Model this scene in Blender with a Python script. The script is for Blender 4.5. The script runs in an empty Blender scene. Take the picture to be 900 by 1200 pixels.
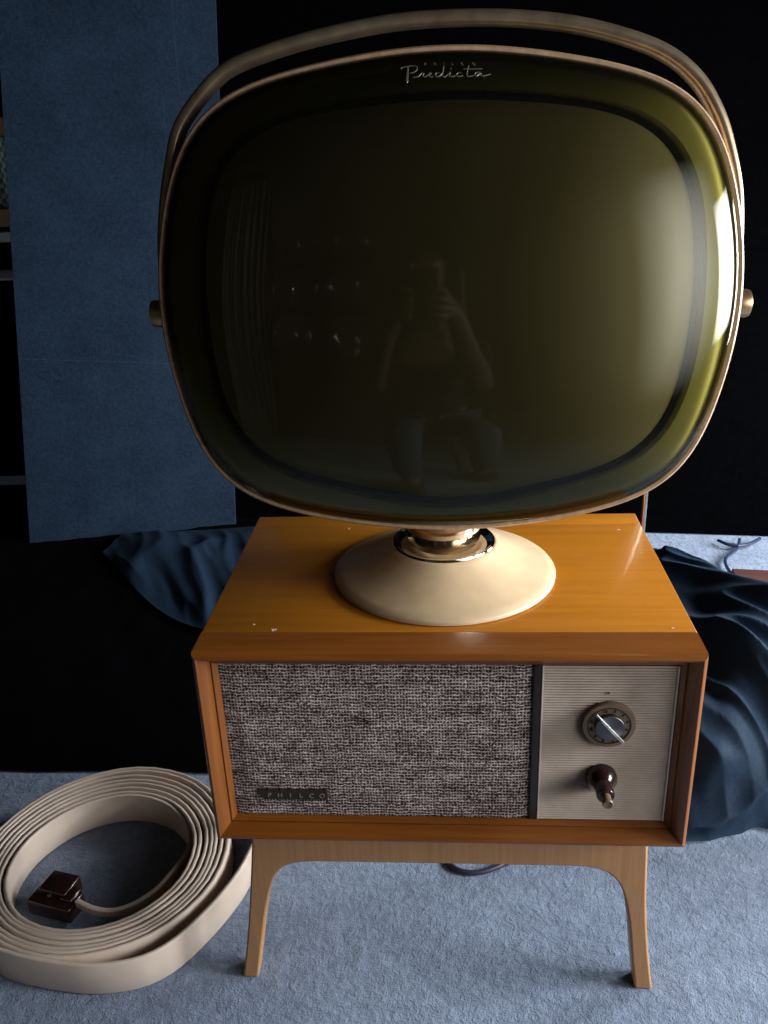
import bpy, bmesh, math, random
from mathutils import Vector, Matrix, noise
random.seed(7)
PI = math.pi
S = bpy.context.scene
COL = S.collection

# ------------------------------------------------------------------ helpers
def tag(o, label=None, cat=None, group=None, kind=None):
    if label: o['label'] = label
    if cat: o['category'] = cat
    if group: o['group'] = group
    if kind: o['kind'] = kind
    return o

def empty(name, loc=(0, 0, 0), rz=0.0):
    o = bpy.data.objects.new(name, None)
    o.empty_display_size = 0.05
    o.location = loc
    o.rotation_euler = (0, 0, rz)
    COL.objects.link(o)
    return o

def mesh(name, verts, faces, mat, parent=None, smooth=True, angle=40, M=None):
    """link one mesh; M is the placement of its vertices relative to the parent"""
    me = bpy.data.meshes.new(name)
    me.from_pydata([tuple(v) for v in verts], [], faces)
    bm = bmesh.new(); bm.from_mesh(me)
    bmesh.ops.remove_doubles(bm, verts=bm.verts, dist=1e-6)
    bmesh.ops.recalc_face_normals(bm, faces=bm.faces)
    for f in bm.faces: f.smooth = smooth
    if smooth:
        for e in bm.edges:
            if len(e.link_faces) == 2 and e.calc_face_angle(0) > math.radians(angle):
                e.smooth = False
    bm.to_mesh(me); bm.free()
    me.materials.append(mat)
    o = bpy.data.objects.new(name, me)
    COL.objects.link(o)
    if parent: o.parent = parent
    if M is not None: o.matrix_local = M
    return o

class MB:
    def __init__(s): s.v = []; s.f = []
    def add(s, v, f):
        n = len(s.v); s.v += [Vector(p) for p in v]; s.f += [[i + n for i in q] for q in f]; return s
    def box(s, a, b, bev=0.0, M=None):
        bm = bmesh.new(); bmesh.ops.create_cube(bm, size=1)
        a = Vector(a); b = Vector(b)
        for v in bm.verts:
            v.co = Vector([(a[i] + b[i]) / 2 + v.co[i] * (b[i] - a[i]) for i in range(3)])
        if bev: bmesh.ops.bevel(bm, geom=list(bm.edges), offset=bev, segments=3, profile=.5, affect='EDGES')
        if M is not None: bm.transform(M)
        bm.verts.index_update()
        s.add([v.co.copy() for v in bm.verts], [[v.index for v in f.verts] for f in bm.faces]); bm.free()
        return s
    def lathe(s, prof, n=96, c=(0, 0, 0), M=None, cap=True):
        vs = []
        for r, z in prof:
            for i in range(n):
                t = 2 * PI * i / n
                p = Vector((c[0] + r * math.cos(t), c[1] + r * math.sin(t), c[2] + z))
                vs.append(M @ p if M is not None else p)
        fs = []
        for k in range(len(prof) - 1):
            for i in range(n):
                j = (i + 1) % n
                fs.append([k * n + i, k * n + j, (k + 1) * n + j, (k + 1) * n + i])
        if cap:
            fs.append(list(range(n))[::-1]); fs.append([(len(prof) - 1) * n + i for i in range(n)])
        return s.add(vs, fs)
    def sweep(s, path, prof, closed=False, up=None, scale=None, cap=True):
        """prof: list of (side, up) offsets"""
        n = len(path); m = len(prof); vs = []
        prev = None
        for i, p in enumerate(path):
            a = path[(i - 1) % n] if (closed or i > 0) else path[i]
            b = path[(i + 1) % n] if (closed or i < n - 1) else path[i]
            t = (Vector(b) - Vector(a)).normalized()
            if up is not None: U = Vector(up)
            else:
                if prev is None: prev = Vector((0, 0, 1)) if abs(t.z) < .9 else Vector((1, 0, 0))
                U = prev
            sd = t.cross(U).normalized(); U2 = sd.cross(t).normalized()
            if up is None: prev = U2
            k = scale[i] if scale else (1, 1)
            if not isinstance(k, (tuple, list)): k = (k, k)
            for (q, w) in prof: vs.append(Vector(p) + sd * q * k[0] + U2 * w * k[1])
        fs = []
        for i in range(n if closed else n - 1):
            j = (i + 1) % n
            for k in range(m):
                l = (k + 1) % m
                fs.append([i * m + k, i * m + l, j * m + l, j * m + k])
        if cap and not closed:
            fs.append(list(range(m))); fs.append([(n - 1) * m + k for k in range(m)][::-1])
        return s.add(vs, fs)
    def tube(s, path, r, n=10, closed=False, scale=None):
        return s.sweep(path, [(r * math.cos(2 * PI * i / n), r * math.sin(2 * PI * i / n)) for i in range(n)], closed, None, scale)
    def prism(s, pts, y0, y1):
        """outline in x,z extruded along y"""
        n = len(pts)
        vs = [(x, y0, z) for x, z in pts] + [(x, y1, z) for x, z in pts]
        fs = [list(range(n)), list(range(n, 2 * n))[::-1]] + [[i, (i + 1) % n, n + (i + 1) % n, n + i] for i in range(n)]
        return s.add(vs, fs)
    def build(s, name, mat, parent=None, M=None, smooth=True, angle=40, bev=0):
        o = mesh(name, s.v, s.f, mat, parent, smooth, angle, M)
        if bev:
            m = o.modifiers.new('bevel', 'BEVEL'); m.width = bev; m.segments = 2; m.limit_method = 'ANGLE'
        return o

def catmull(pts, n, closed=False):
    out = []; N = len(pts); P = [Vector(p) for p in pts]
    seg = N if closed else N - 1
    for i in range(seg):
        if closed: a, b, c, d = P[(i - 1) % N], P[i], P[(i + 1) % N], P[(i + 2) % N]
        else: a, b, c, d = P[max(i - 1, 0)], P[i], P[i + 1], P[min(i + 2, N - 1)]
        for k in range(n):
            t = k / n
            out.append(.5 * ((2 * b) + (c - a) * t + (2 * a - 5 * b + 4 * c - d) * t * t + (3 * b - a - 3 * c + d) * t ** 3))
    if not closed: out.append(P[-1])
    return out

# ------------------------------------------------------------------ materials
class N:
    def __init__(s, name):
        s.m = bpy.data.materials.new(name); s.m.use_nodes = True
        s.t = s.m.node_tree; s.t.nodes.clear()
        s.out = s.n('ShaderNodeOutputMaterial')
    def n(s, kind, **kw):
        x = s.t.nodes.new(kind)
        for k, v in kw.items():
            if k in x.inputs: s.set(x, k, v)
            else: setattr(x, k, v)
        return x
    def set(s, x, k, v):
        if isinstance(v, bpy.types.NodeSocket): s.t.links.new(v, x.inputs[k])
        else: x.inputs[k].default_value = v
    def coord(s, kind='Object', scale=(1, 1, 1), loc=(0, 0, 0), rot=(0, 0, 0)):
        c = s.n('ShaderNodeTexCoord'); m = s.n('ShaderNodeMapping', Scale=scale, Location=loc, Rotation=rot)
        s.t.links.new(c.outputs[kind], m.inputs['Vector']); return m.outputs[0]
    def noise(s, vec, scale, detail=3, rough=.5, dist=0):
        return s.n('ShaderNodeTexNoise', Vector=vec, Scale=scale, Detail=detail, Roughness=rough, Distortion=dist).outputs['Fac']
    def ramp(s, fac, stops, interp='LINEAR'):
        r = s.n('ShaderNodeValToRGB', Fac=fac); e = r.color_ramp; e.interpolation = interp
        while len(e.elements) < len(stops): e.elements.new(.5)
        for el, (p, c) in zip(e.elements, stops):
            el.position = p; el.color = c if len(c) == 4 else (*c, 1)
        return r.outputs[0]
    def math(s, op, a, b=None, clamp=False):
        x = s.n('ShaderNodeMath', operation=op, use_clamp=clamp); s.set(x, 0, a)
        if b is not None: s.set(x, 1, b)
        return x.outputs[0]
    def mix(s, fac, a, b, mode='MIX'):
        x = s.n('ShaderNodeMix', data_type='RGBA', blend_type=mode)
        s.set(x, 0, fac); s.set(x, 6, a if isinstance(a, bpy.types.NodeSocket) else (*a, 1)); s.set(x, 7, b if isinstance(b, bpy.types.NodeSocket) else (*b, 1))
        return x.outputs[2]
    def bump(s, h, strength=.5, dist=.001, normal=None):
        b = s.n('ShaderNodeBump', Height=h, Strength=strength, Distance=dist)
        if normal: s.set(b, 'Normal', normal)
        return b.outputs[0]
    def pr(s, **kw):
        p = s.n('ShaderNodeBsdfPrincipled')
        for k, v in kw.items():
            k = k.replace('_', ' ')
            if k == 'Base Color' and not isinstance(v, bpy.types.NodeSocket): v = (*v, 1)
            s.set(p, k, v)
        return p.outputs[0]
    def end(s, sh):
        s.t.links.new(sh, s.out.inputs[0]); return s.m

def plain(name, col, rough=.5, metal=0.0, coat=0.0, spec=.5, var=.12, nscale=60, bump=0.0):
    g = N(name); v = g.coord()
    n1 = g.noise(v, nscale, 4)
    c = g.mix(g.ramp(n1, [(.3, (0, 0, 0)), (.7, (1, 1, 1))]), tuple(k * (1 - var) for k in col), tuple(min(1, k * (1 + var)) for k in col))
    r = g.math('ADD', g.math('MULTIPLY', g.noise(v, nscale * .35, 3), .16), rough - .08)
    kw = dict(Base_Color=c, Roughness=r, Metallic=metal, Coat_Weight=coat, Coat_Roughness=.06, Specular_IOR_Level=spec)
    if bump: kw['Normal'] = g.bump(n1, bump, .0006)
    return g.end(g.pr(**kw))

def wood(name, dark, light, axis='x', rough=.3, coat=.5, chips=True, gs=1.0, rb=0.0):
    g = N(name)
    sc = {'x': (2.2, 60, 60), 'z': (60, 60, 2.2)}[axis]
    v = g.coord(scale=tuple(k * gs for k in sc))
    a = g.noise(v, 1.6, 7, .62, .5)
    b = g.noise(g.coord(scale={'x': (7, 420, 420), 'z': (420, 420, 7)}[axis]), 1.0, 3, .6)
    big = g.noise(g.coord(scale=(1, 1, 1)), 5, 2)
    f = g.math('ADD', g.math('MULTIPLY', a, .62), g.math('MULTIPLY', b, .22))
    f = g.math('ADD', f, g.math('MULTIPLY', big, .2))
    c = g.ramp(f, [(.36, dark), (.66, light)])
    r = g.math('ADD', g.math('MULTIPLY', g.noise(g.coord(), 18, 4), .18), rough - .09)
    if chips:
        vo = g.n('ShaderNodeTexVoronoi', Vector=g.coord(scale=(1, 1.6, 1)), Scale=16)
        jit = g.math('MULTIPLY', g.noise(g.coord(), 900, 2), .03)
        d = g.math('ADD', vo.outputs['Distance'], jit)
        sel = g.math('GREATER_THAN', g.n('ShaderNodeSeparateColor', Color=vo.outputs['Color']).outputs[0], .86)
        m = g.math('MULTIPLY', g.math('LESS_THAN', d, .034), sel)
        c = g.mix(m, c, (.62, .5, .36))
        r = g.math('ADD', r, g.math('MULTIPLY', m, .4), True)
    return g.end(g.pr(Base_Color=c, Roughness=r, Coat_Weight=coat, Coat_Roughness=.12,
                      Normal=g.bump(f, .12, .0004)))

M = {}
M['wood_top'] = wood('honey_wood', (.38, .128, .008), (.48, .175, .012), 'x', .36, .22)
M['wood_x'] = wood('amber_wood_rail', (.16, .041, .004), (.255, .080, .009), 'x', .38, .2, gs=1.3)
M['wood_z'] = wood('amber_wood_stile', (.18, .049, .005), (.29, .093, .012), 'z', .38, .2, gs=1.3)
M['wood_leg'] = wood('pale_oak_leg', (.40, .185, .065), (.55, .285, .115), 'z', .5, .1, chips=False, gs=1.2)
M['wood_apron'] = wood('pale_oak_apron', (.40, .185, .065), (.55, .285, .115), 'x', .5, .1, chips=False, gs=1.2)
M['wood_dark'] = wood('dark_red_wood', (.06, .022, .015), (.10, .04, .03), 'x', .5, .1, chips=False)
M['gold'] = plain('aged_gold_trim', (.72, .48, .29), .36, .45, var=.18, nscale=120)
M['handle'] = plain('tarnished_brass', (.50, .38, .25), .3, .85, var=.22, nscale=45, bump=.04)
M['knobgold'] = plain('brushed_brass_knob', (.55, .36, .2), .32, .9, var=.15)
M['chrome'] = plain('chrome', (.76, .68, .56), .09, 1.0, var=.05)
M['cream'] = plain('cream_enamel', (.60, .44, .26), .42, 0, .12, var=.08, nscale=35)
M['housing'] = plain('cream_housing', (.5, .4, .27), .5, 0)
M['black'] = plain('black_gap', (.006, .006, .005), .6)
M['brownplastic'] = plain('brown_bakelite', (.024, .010, .008), .2, 0, .5, var=.3)
M['dial'] = plain('bronze_dial', (.22, .145, .085), .42, .4)
M['darkbrown'] = plain('dark_brown_strip', (.03, .018, .013), .4)
M['tan'] = plain('tan_plastic', (.16, .10, .06), .4)
M['ink'] = plain('dial_ink', (.03, .018, .012), .6)
M['letter'] = plain('worn_gilt_letters', (.42, .33, .22), .35, .6)
M['logo'] = plain('script_gilt', (.20, .18, .12), .4, .4)
M['cable'] = plain('beige_ribbon_cable', (.66, .525, .42), .42, 0, .1, var=.06, nscale=30)
M['wire'] = plain('dark_wire', (.03, .025, .045), .4)
M['wireblue'] = plain('blue_black_wire', (.015, .025, .06), .3)
M['steel'] = plain('screw_steel', (.42, .42, .42), .38, 1)
M['chip'] = plain('bare_wood_chip', (.62, .52, .40), .8)
M['white'] = plain('white_shelf_paint', (.6, .6, .62), .5)
M['shelfwood'] = plain('shelf_pine', (.35, .2, .11), .5)

def silver_mat():
    g = N('ribbed_silver'); v = g.coord()
    n1 = g.noise(v, 25, 5, .6)
    c = g.ramp(n1, [(.3, (.56, .45, .365)), (.7, (.72, .60, .50))])
    sy = g.n('ShaderNodeSeparateXYZ'); g.t.links.new(v, sy.inputs[0])          # groove shade put into the colour by depth
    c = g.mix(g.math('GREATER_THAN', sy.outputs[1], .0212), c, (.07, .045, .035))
    return g.end(g.pr(Base_Color=c, Metallic=0.0, Roughness=.38))
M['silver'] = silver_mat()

def dialdisc():
    g = N('spun_aluminium')
    c = g.n('ShaderNodeTexCoord')
    gr = g.n('ShaderNodeTexGradient', gradient_type='RADIAL')
    mp = g.n('ShaderNodeMapping', Rotation=(PI / 2, 0, 0)); g.t.links.new(c.outputs['Object'], mp.inputs[0])
    g.t.links.new(mp.outputs[0], gr.inputs[0])
    w = g.math('SINE', g.math('MULTIPLY', gr.outputs[1], 2 * PI * 90))
    return g.end(g.pr(Base_Color=(.22, .20, .19), Metallic=1.0, Roughness=.38, Anisotropic=.8, Normal=g.bump(w, .12, .0003)))
M['spun'] = dialdisc()

def shield_mat():
    g = N('tinted_shield')
    fr = g.n('ShaderNodeFresnel', IOR=1.52)
    tr = g.n('ShaderNodeBsdfTransparent', Color=(.72, .685, .49, 1))
    gl = g.n('ShaderNodeBsdfGlossy', Color=(.86, .84, .70, 1), Roughness=.035)
    b = g.bump(g.noise(g.coord(), 9, 2), .03, .002)
    g.set(gl, 'Normal', b)
    mx = g.n('ShaderNodeMixShader'); g.set(mx, 0, fr.outputs[0])
    g.t.links.new(tr.outputs[0], mx.inputs[1]); g.t.links.new(gl.outputs[0], mx.inputs[2])
    # light film of dust
    df = g.n('ShaderNodeBsdfDiffuse', Color=(.55, .55, .38, 1))
    dust = g.math('MULTIPLY', g.math('GREATER_THAN', g.noise(g.coord(), 700, 2), .80), .35)
    mx2 = g.n('ShaderNodeMixShader'); g.set(mx2, 0, g.math('ADD', dust, .006))
    g.t.links.new(mx.outputs[0], mx2.inputs[1]); g.t.links.new(df.outputs[0], mx2.inputs[2])
    return g.end(mx2.outputs[0])
M['shield'] = shield_mat()
M['phosphor'] = plain('grey_green_phosphor', (.54, .49, .33), .35, 0, .1, var=.04, nscale=12)
M['mask'] = plain('olive_gold_mask', (.44, .42, .16), .42, .1, .05, var=.06, nscale=20)

def grille_mat():
    g = N('woven_grille_cloth')
    c = g.n('ShaderNodeTexCoord'); v = c.outputs['Object']
    d1 = g.n('ShaderNodeTexNoise', Vector=v, Scale=90, Detail=3)
    off = g.n('ShaderNodeVectorMath', operation='SCALE'); g.t.links.new(d1.outputs['Color'], off.inputs[0]); off.inputs['Scale'].default_value = .0050
    ad = g.n('ShaderNodeVectorMath', operation='ADD'); g.t.links.new(v, ad.inputs[0]); g.t.links.new(off.outputs[0], ad.inputs[1])
    sp = g.n('ShaderNodeSeparateXYZ'); g.t.links.new(ad.outputs[0], sp.inputs[0])
    x, z = sp.outputs[0], sp.outputs[2]
    def wave(a, per, ph=0): return g.math('ADD', g.math('MULTIPLY', g.math('SINE', g.math('MULTIPLY', a, 2 * PI / per)), .5), .5)
    wx = wave(x, .0036); wz = wave(z, .0043)
    hz = g.math('POWER', wz, .8); hx = g.math('POWER', wx, 1.4)
    h = g.math('MAXIMUM', g.math('POWER', hz, 1.3), g.math('MULTIPLY', hx, .85))
    nub = g.noise(g.coord(scale=(1, 1, 1.8)), 240, 4, .7)
    band = g.noise(g.coord(scale=(.35, 1, 2.6)), 45, 3, .6)
    slub = g.noise(g.coord(scale=(1, 1, 1.3)), 60, 3, .6)
    f = g.math('ADD', g.math('MULTIPLY', h, .62), g.math('MULTIPLY', g.math('SUBTRACT', nub, .5), 1.9))
    f = g.math('ADD', f, g.math('MULTIPLY', g.math('SUBTRACT', band, .5), .5))
    f = g.math('ADD', f, g.math('MULTIPLY', g.math('SUBTRACT', slub, .5), .5))
    col = g.ramp(f, [(.21, (.010, .006, .005)), (.35, (.15, .10, .085)), (.55, (.45, .35, .31)), (.86, (.95, .82, .74))])
    return g.end(g.pr(Base_Color=col, Roughness=.85, Normal=g.bump(f, .9, .0016), Specular_IOR_Level=.2))
M['grille'] = grille_mat()

def carpet_mat():
    g = N('pale_blue_grey_carpet'); v = g.coord()
    a = g.noise(v, 420, 3, .6); b = g.noise(v, 70, 6, .68, .35); c3 = g.noise(v, 26, 3, .6, .3); d = g.noise(v, 4, 3)
    h = g.math('ADD', g.math('MULTIPLY', a, .3), g.math('MULTIPLY', b, .7))
    h = g.math('ADD', h, g.math('MULTIPLY', c3, .5))
    t = g.math('ADD', g.math('MULTIPLY', b, .40), g.math('ADD', g.math('MULTIPLY', c3, .28), g.math('MULTIPLY', d, .32)))
    t = g.math('ADD', g.math('MULTIPLY', t, .8), g.math('MULTIPLY', a, .2))
    col = g.ramp(t, [(.34, (.095, .127, .19)), (.64, (.28, .34, .45))])
    return g.end(g.pr(Base_Color=col, Roughness=.95, Specular_IOR_Level=.15, Sheen_Weight=.2, Normal=g.bump(h, 1.0, .011)))
M['carpet'] = carpet_mat()

def denim(name, lo, hi, sc=1.0, crease=False, rough=.8, bump=.35, spec=.2):
    g = N(name)
    a = g.noise(g.coord(scale=(1, 1, .22)), 420 * sc, 3, .6)
    b = g.noise(g.coord(scale=(.22, 1, 1)), 420 * sc, 3, .6)
    c3 = g.noise(g.coord(), 8, 4, .6)
    blot = g.noise(g.coord(), 95 * sc, 4, .7)
    f = g.math('ADD', g.math('MULTIPLY', a, .28), g.math('MULTIPLY', b, .28))
    f = g.math('ADD', f, g.math('ADD', g.math('MULTIPLY', c3, .22), g.math('MULTIPLY', blot, .26)))
    col = g.ramp(f, [(.38, lo), (.66, hi)])
    nrm = f
    if crease:
        c = g.n('ShaderNodeTexCoord'); sp = g.n('ShaderNodeSeparateXYZ'); g.t.links.new(c.outputs['Object'], sp.inputs[0])
        x, z = sp.outputs[0], sp.outputs[2]
        wob = g.math('MULTIPLY', g.noise(g.coord(), 6, 2), .006)
        def line(q, at, w): return g.math('LESS_THAN', g.math('ABSOLUTE', g.math('SUBTRACT', g.math('ADD', q, wob), at)), w)
        m1 = g.math('MULTIPLY', line(x, crease[0], .0009), g.math('GREATER_THAN', z, 1.2))
        m2 = g.math('MULTIPLY', line(x, crease[1], .0008), g.math('MULTIPLY', g.math('GREATER_THAN', z, 1.08), g.math('LESS_THAN', z, 1.2)))
        m3 = line(g.math('ADD', z, g.math('MULTIPLY', x, .1)), crease[2], .0010)
        mm = g.math('MAXIMUM', g.math('MAXIMUM', m1, m2), m3)
        mm = g.math('MULTIPLY', mm, g.ramp(g.noise(g.coord(), 60, 2), [(.3, (.08,) * 3), (.6, (.35,) * 3)]))
        col = g.mix(mm, col, tuple(min(1, k * 2.2) for k in hi))
    return g.end(g.pr(Base_Color=col, Roughness=rough, Specular_IOR_Level=spec, Normal=g.bump(nrm, bump, .0012)))
M['board_blue'] = denim('navy_book_cloth', (.002, .007, .018), (.017, .037, .066), 1.0, crease=(.545, .50, .55))
M['board_edge'] = plain('board_edge', (.3, .38, .5), .6)
M['board_black'] = plain('black_board', (.0008, .0008, .0012), .95, spec=.02, var=.3)
M['cloth_black'] = denim('black_cloth', (.0006, .0006, .0008), (.0014, .0014, .002), 1.0, rough=.95, bump=.1, spec=.02)
M['cloth_navy'] = denim('navy_cotton', (.003, .010, .022), (.014, .032, .060), 1.6, rough=.75, bump=.12)

# ------------------------------------------------------------------ setting
fm = MB(); fm.add([(-6, -4, 0), (6, -4, 0), (6, 8, 0), (-6, 8, 0)], [[0, 1, 2, 3]])
tag(fm.build('floor', M['carpet']), kind='structure')

# ------------------------------------------------------------------ wooden cabinet
W, Z0, Z1, D = .28, .277, .540, .390
cab = tag(empty('television_cabinet', (0, .195, 0)), 'honey coloured wooden cabinet with woven speaker front, silver control panel and splayed legs', 'cabinet')
cab_M = Matrix.Translation((0, -.195, 0))
def cpart(mb, name, mat, parent=None, **kw):
    if parent is None: return mb.build(name, mat, cab, M=cab_M, **kw)
    return mb.build(name, mat, parent, **kw)
# top boards
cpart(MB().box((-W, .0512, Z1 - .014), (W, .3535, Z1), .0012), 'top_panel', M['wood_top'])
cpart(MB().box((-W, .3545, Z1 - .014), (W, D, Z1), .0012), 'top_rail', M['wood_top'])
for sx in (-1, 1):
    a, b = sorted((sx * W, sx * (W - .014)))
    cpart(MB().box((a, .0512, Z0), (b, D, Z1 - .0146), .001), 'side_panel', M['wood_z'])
cpart(MB().box((-W + .0145, .03, Z0 + .001), (W - .0145, D - .002, Z0 + .014)), 'bottom_panel', M['wood_x'])
cpart(MB().box((-W + .0145, D - .008, Z0 + .0145), (W - .0145, D - .002, Z1 - .0146)), 'back_panel', M['wood_dark'])
# mitred front frame: (inset, y)
prof = [(.014, .0506), (0, .0506), (0, .007), (.0006, .0035), (.0022, .0012), (.005, 0), (.0065, .0006),
        (.0155, .0125), (.0165, .0155), (.0172, .0152), (.0185, .0148), (.0235, .0205), (.0235, .030), (.014, .030)]
def rail(side):
    vs = []
    for (d, y) in prof:
        x0, x1, z0, z1 = -W + d, W - d, Z0 + d, Z1 - d
        e = {'top': ((x0, z1), (x1, z1)), 'bottom': ((x0, z0), (x1, z0)), 'left': ((x0, z0), (x0, z1)), 'right': ((x1, z0), (x1, z1))}[side]
        for (x, z) in e: vs.append((x, y, z))
    n = len(prof)
    fs = [[2 * i, 2 * i + 1, 2 * ((i + 1) % n) + 1, 2 * ((i + 1) % n)] for i in range(n)]
    return MB().add(vs, fs)
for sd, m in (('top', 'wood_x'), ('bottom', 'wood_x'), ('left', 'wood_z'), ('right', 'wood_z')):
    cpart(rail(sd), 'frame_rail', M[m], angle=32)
for (cx_, cy_, sz) in ((-.1385, .343, .0032), (-.1965, .056, .0034), (.255, .060, .0026), (-.222, .068, .0018), (.246, .331, .0022), (.262, .255, .0016)):
    k_ = random.random() * 9; pp = []
    for i in range(11):
        t = 2 * PI * i / 11; r = sz * (.6 + .7 * noise.noise(Vector((math.cos(t) * 1.5 + k_, math.sin(t) * 1.5, 0))))
        pp.append((cx_ + r * 1.5 * math.cos(t), cy_ + r * math.sin(t), Z1 + .00025))
    cpart(MB().add(pp + [(x, y, z - .0004) for x, y, z in pp], [list(range(11))] + [[i, (i + 1) % 11, 11 + (i + 1) % 11, 11 + i] for i in range(11)]), 'paint_chip', M['chip'], smooth=False)
# speaker cloth, real padded sheet with a little waviness
yp = .0205
gx0, gx1, pz0, pz1 = -W + .0237, .0985, Z0 + .0237, Z1 - .0237
nx, nz = 120, 70; vs = []; fs = []
for j in range(nz + 1):
    for i in range(nx + 1):
        x = gx0 + (gx1 - gx0) * i / nx; z = pz0 + (pz1 - pz0) * j / nz
        e = min(i, nx - i, (j + 4), (nz - j + 4)) / 6
        y = yp + .0022 - .0022 * min(1, e) + .0007 * noise.noise(Vector((x * 30, z * 30, 3)))
        vs.append((x, y, z))
for j in range(nz):
    for i in range(nx):
        a = j * (nx + 1) + i; fs.append([a, a + 1, a + nx + 2, a + nx + 1])
gril = mesh('speaker_cloth', vs, fs, M['grille'], cab, M=cab_M)
cpart(MB().box((-W + .0237, .024, pz0), (W - .0237, .030, pz1)), 'backing_board', M['black'])
cpart(MB().box((.0987, .0195, pz0), (.1075, .0238, pz1), .0008), 'divider_strip', M['darkbrown'])
# ribbed control panel
mb = MB(); cx0, cx1 = .1078, W - .0238; prof2 = []
nr = 62; zz0 = pz0 + .0005; zz1 = pz1 - .0005; per = (zz1 - zz0) / nr
for k in range(nr):
    for t, y in ((0, .0222), (.19, .0218), (.26, .0193), (.5, .0184), (.74, .0193), (.81, .0218)):
        prof2.append((zz0 + (k + t) * per, y))
prof2.append((zz1, .0206))
vs = [(x, y, z) for (z, y) in prof2 for x in (cx0 + .0022, cx1 - .0022)]
fs = [[2 * i, 2 * i + 1, 2 * i + 3, 2 * i + 2] for i in range(len(prof2) - 1)]
mb.add(vs, fs)
mb.box((cx0, .0186, zz0), (cx0 + .002, .0236, zz1), .0005); mb.box((cx1 - .002, .0186, zz0), (cx1, .0236, zz1), .0005)
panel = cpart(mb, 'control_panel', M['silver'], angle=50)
# dial, in a frame facing -y, local z = towards the viewer
def facing(x, y, z): return cab_M @ Matrix.Translation((x, y, z)) @ Matrix.Rotation(PI / 2, 4, 'X')
DX, DZ = .1835, .4415
dial = MB().lathe([(.0295, 0), (.0300, .003), (.0290, .0058), (.0245, .0062), (.0238, .0054), (.0165, .0056)], 96).build('channel_dial', M['dial'], cab, M=facing(DX, .0185, DZ))
MB().lathe([(.0243, 0), (.0243, .0011), (.0233, .0011), (.0233, 0)], 96, cap=False).build('dial_groove', M['ink'], dial, M=Matrix.Translation((0, 0, .0055)))
MB().lathe([(.0165, 0), (.0165, .008), (.0155, .0092), (.0001, .0096)], 96).build('dial_cap', M['spun'], dial, M=Matrix.Translation((0, 0, .0015)))
ang = math.radians(-49)
bar = MB(); bar.box((-.0255, -.0014, 0), (.0240, .0014, .0035), .0007)
bar.add([(-.0250, -.0012, .0005), (.0235, -.0012, .0005), (.0235, .0012, .0005), (-.0250, .0012, .0005), (-.014, 0, .0085), (.0225, 0, .0100)],
        [[0, 1, 5, 4], [2, 3, 4, 5], [1, 2, 5], [3, 0, 4]])
bar.build('dial_pointer', M['steel'], dial, M=Matrix.Translation((0, .0008, .0100)) @ Matrix.Rotation(ang, 4, 'Z'), angle=25)

def text_mesh(txt, size, depth=.0004):
    cu = bpy.data.curves.new('t', 'FONT'); cu.body = txt; cu.size = size; cu.extrude = depth
    cu.align_x = 'CENTER'; cu.align_y = 'CENTER'
    ob = bpy.data.objects.new('t', cu); COL.objects.link(ob)
    dg = bpy.context.evaluated_depsgraph_get(); me = bpy.data.meshes.new_from_object(ob.evaluated_get(dg))
    vs = [v.co.copy() for v in me.vertices]; fs = [list(p.vertices) for p in me.polygons]
    bpy.data.objects.remove(ob); bpy.data.curves.remove(cu); bpy.data.meshes.remove(me)
    return vs, fs
nm = MB()
for i, ch in enumerate(['2', '3', '4', '5', '6', '7', '8', '9', '10', '11', '12', '13']):
    t = math.radians(75 - i * 30)
    v, f = text_mesh(ch, .0052)
    R_ = Matrix.Translation((.0201 * math.cos(t), .0201 * math.sin(t), .0060)) @ Matrix.Rotation(t - PI / 2, 4, 'Z')
    nm.add([R_ @ p for p in v], f)
nm.build('dial_numbers', M['ink'], dial, smooth=False)
MB().lathe([(.0012, 0), (.0012, .001), (.0002, .0014)], 20).build('index_mark', M['ink'], panel, M=Matrix.Translation((DX - .002, .0188, DZ + .040)) @ Matrix.Rotation(PI / 2, 4, 'X'))
# volume knob
knob = MB().lathe([(.0178, 0), (.0182, .004), (.0172, .009), (.0125, .0145), (.0105, .018)], 64).build('volume_knob', M['brownplastic'], cab, M=facing(.1795, .0185, .3665))
MB().lathe([(.0102, 0), (.0102, .015), (.0092, .0168), (.0065, .0168)], 48).build('knob_barrel', M['brownplastic'], knob, M=Matrix.Translation((0, 0, .0175)))
MB().lathe([(.0052, 0), (.0052, .018), (.0060, .0185), (.0062, .0215), (.0052, .0228), (.0035, .0223)], 40).build('knob_tip', M['tan'], knob, M=Matrix.Translation((0, 0, .025)))
# name plate
npl = MB(); edge = []
for i in range(41):
    x = -.2265 + .0845 * i / 40; edge.append((x, .3405 + .0016 * noise.noise(Vector((x * 260, 0, 0)))))
pts = [(-.2265 + .006, .3275), (-.1420, .3275)] + edge[::-1]
npl.prism(pts, .0168, .0205)
nmp = cpart(npl, 'name_plate', M['darkbrown'])
lt = MB()
for i, ch in enumerate('PHILCO'):
    v, f = text_mesh(ch, .0088, .0005)
    R_ = Matrix.Translation((-.2125 + i * .0128, .0166, .3333)) @ Matrix.Rotation(PI / 2, 4, 'X')
    lt.add([R_ @ p for p in v], f)
lt.build('name_letters', M['letter'], nmp, smooth=False)
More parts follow.
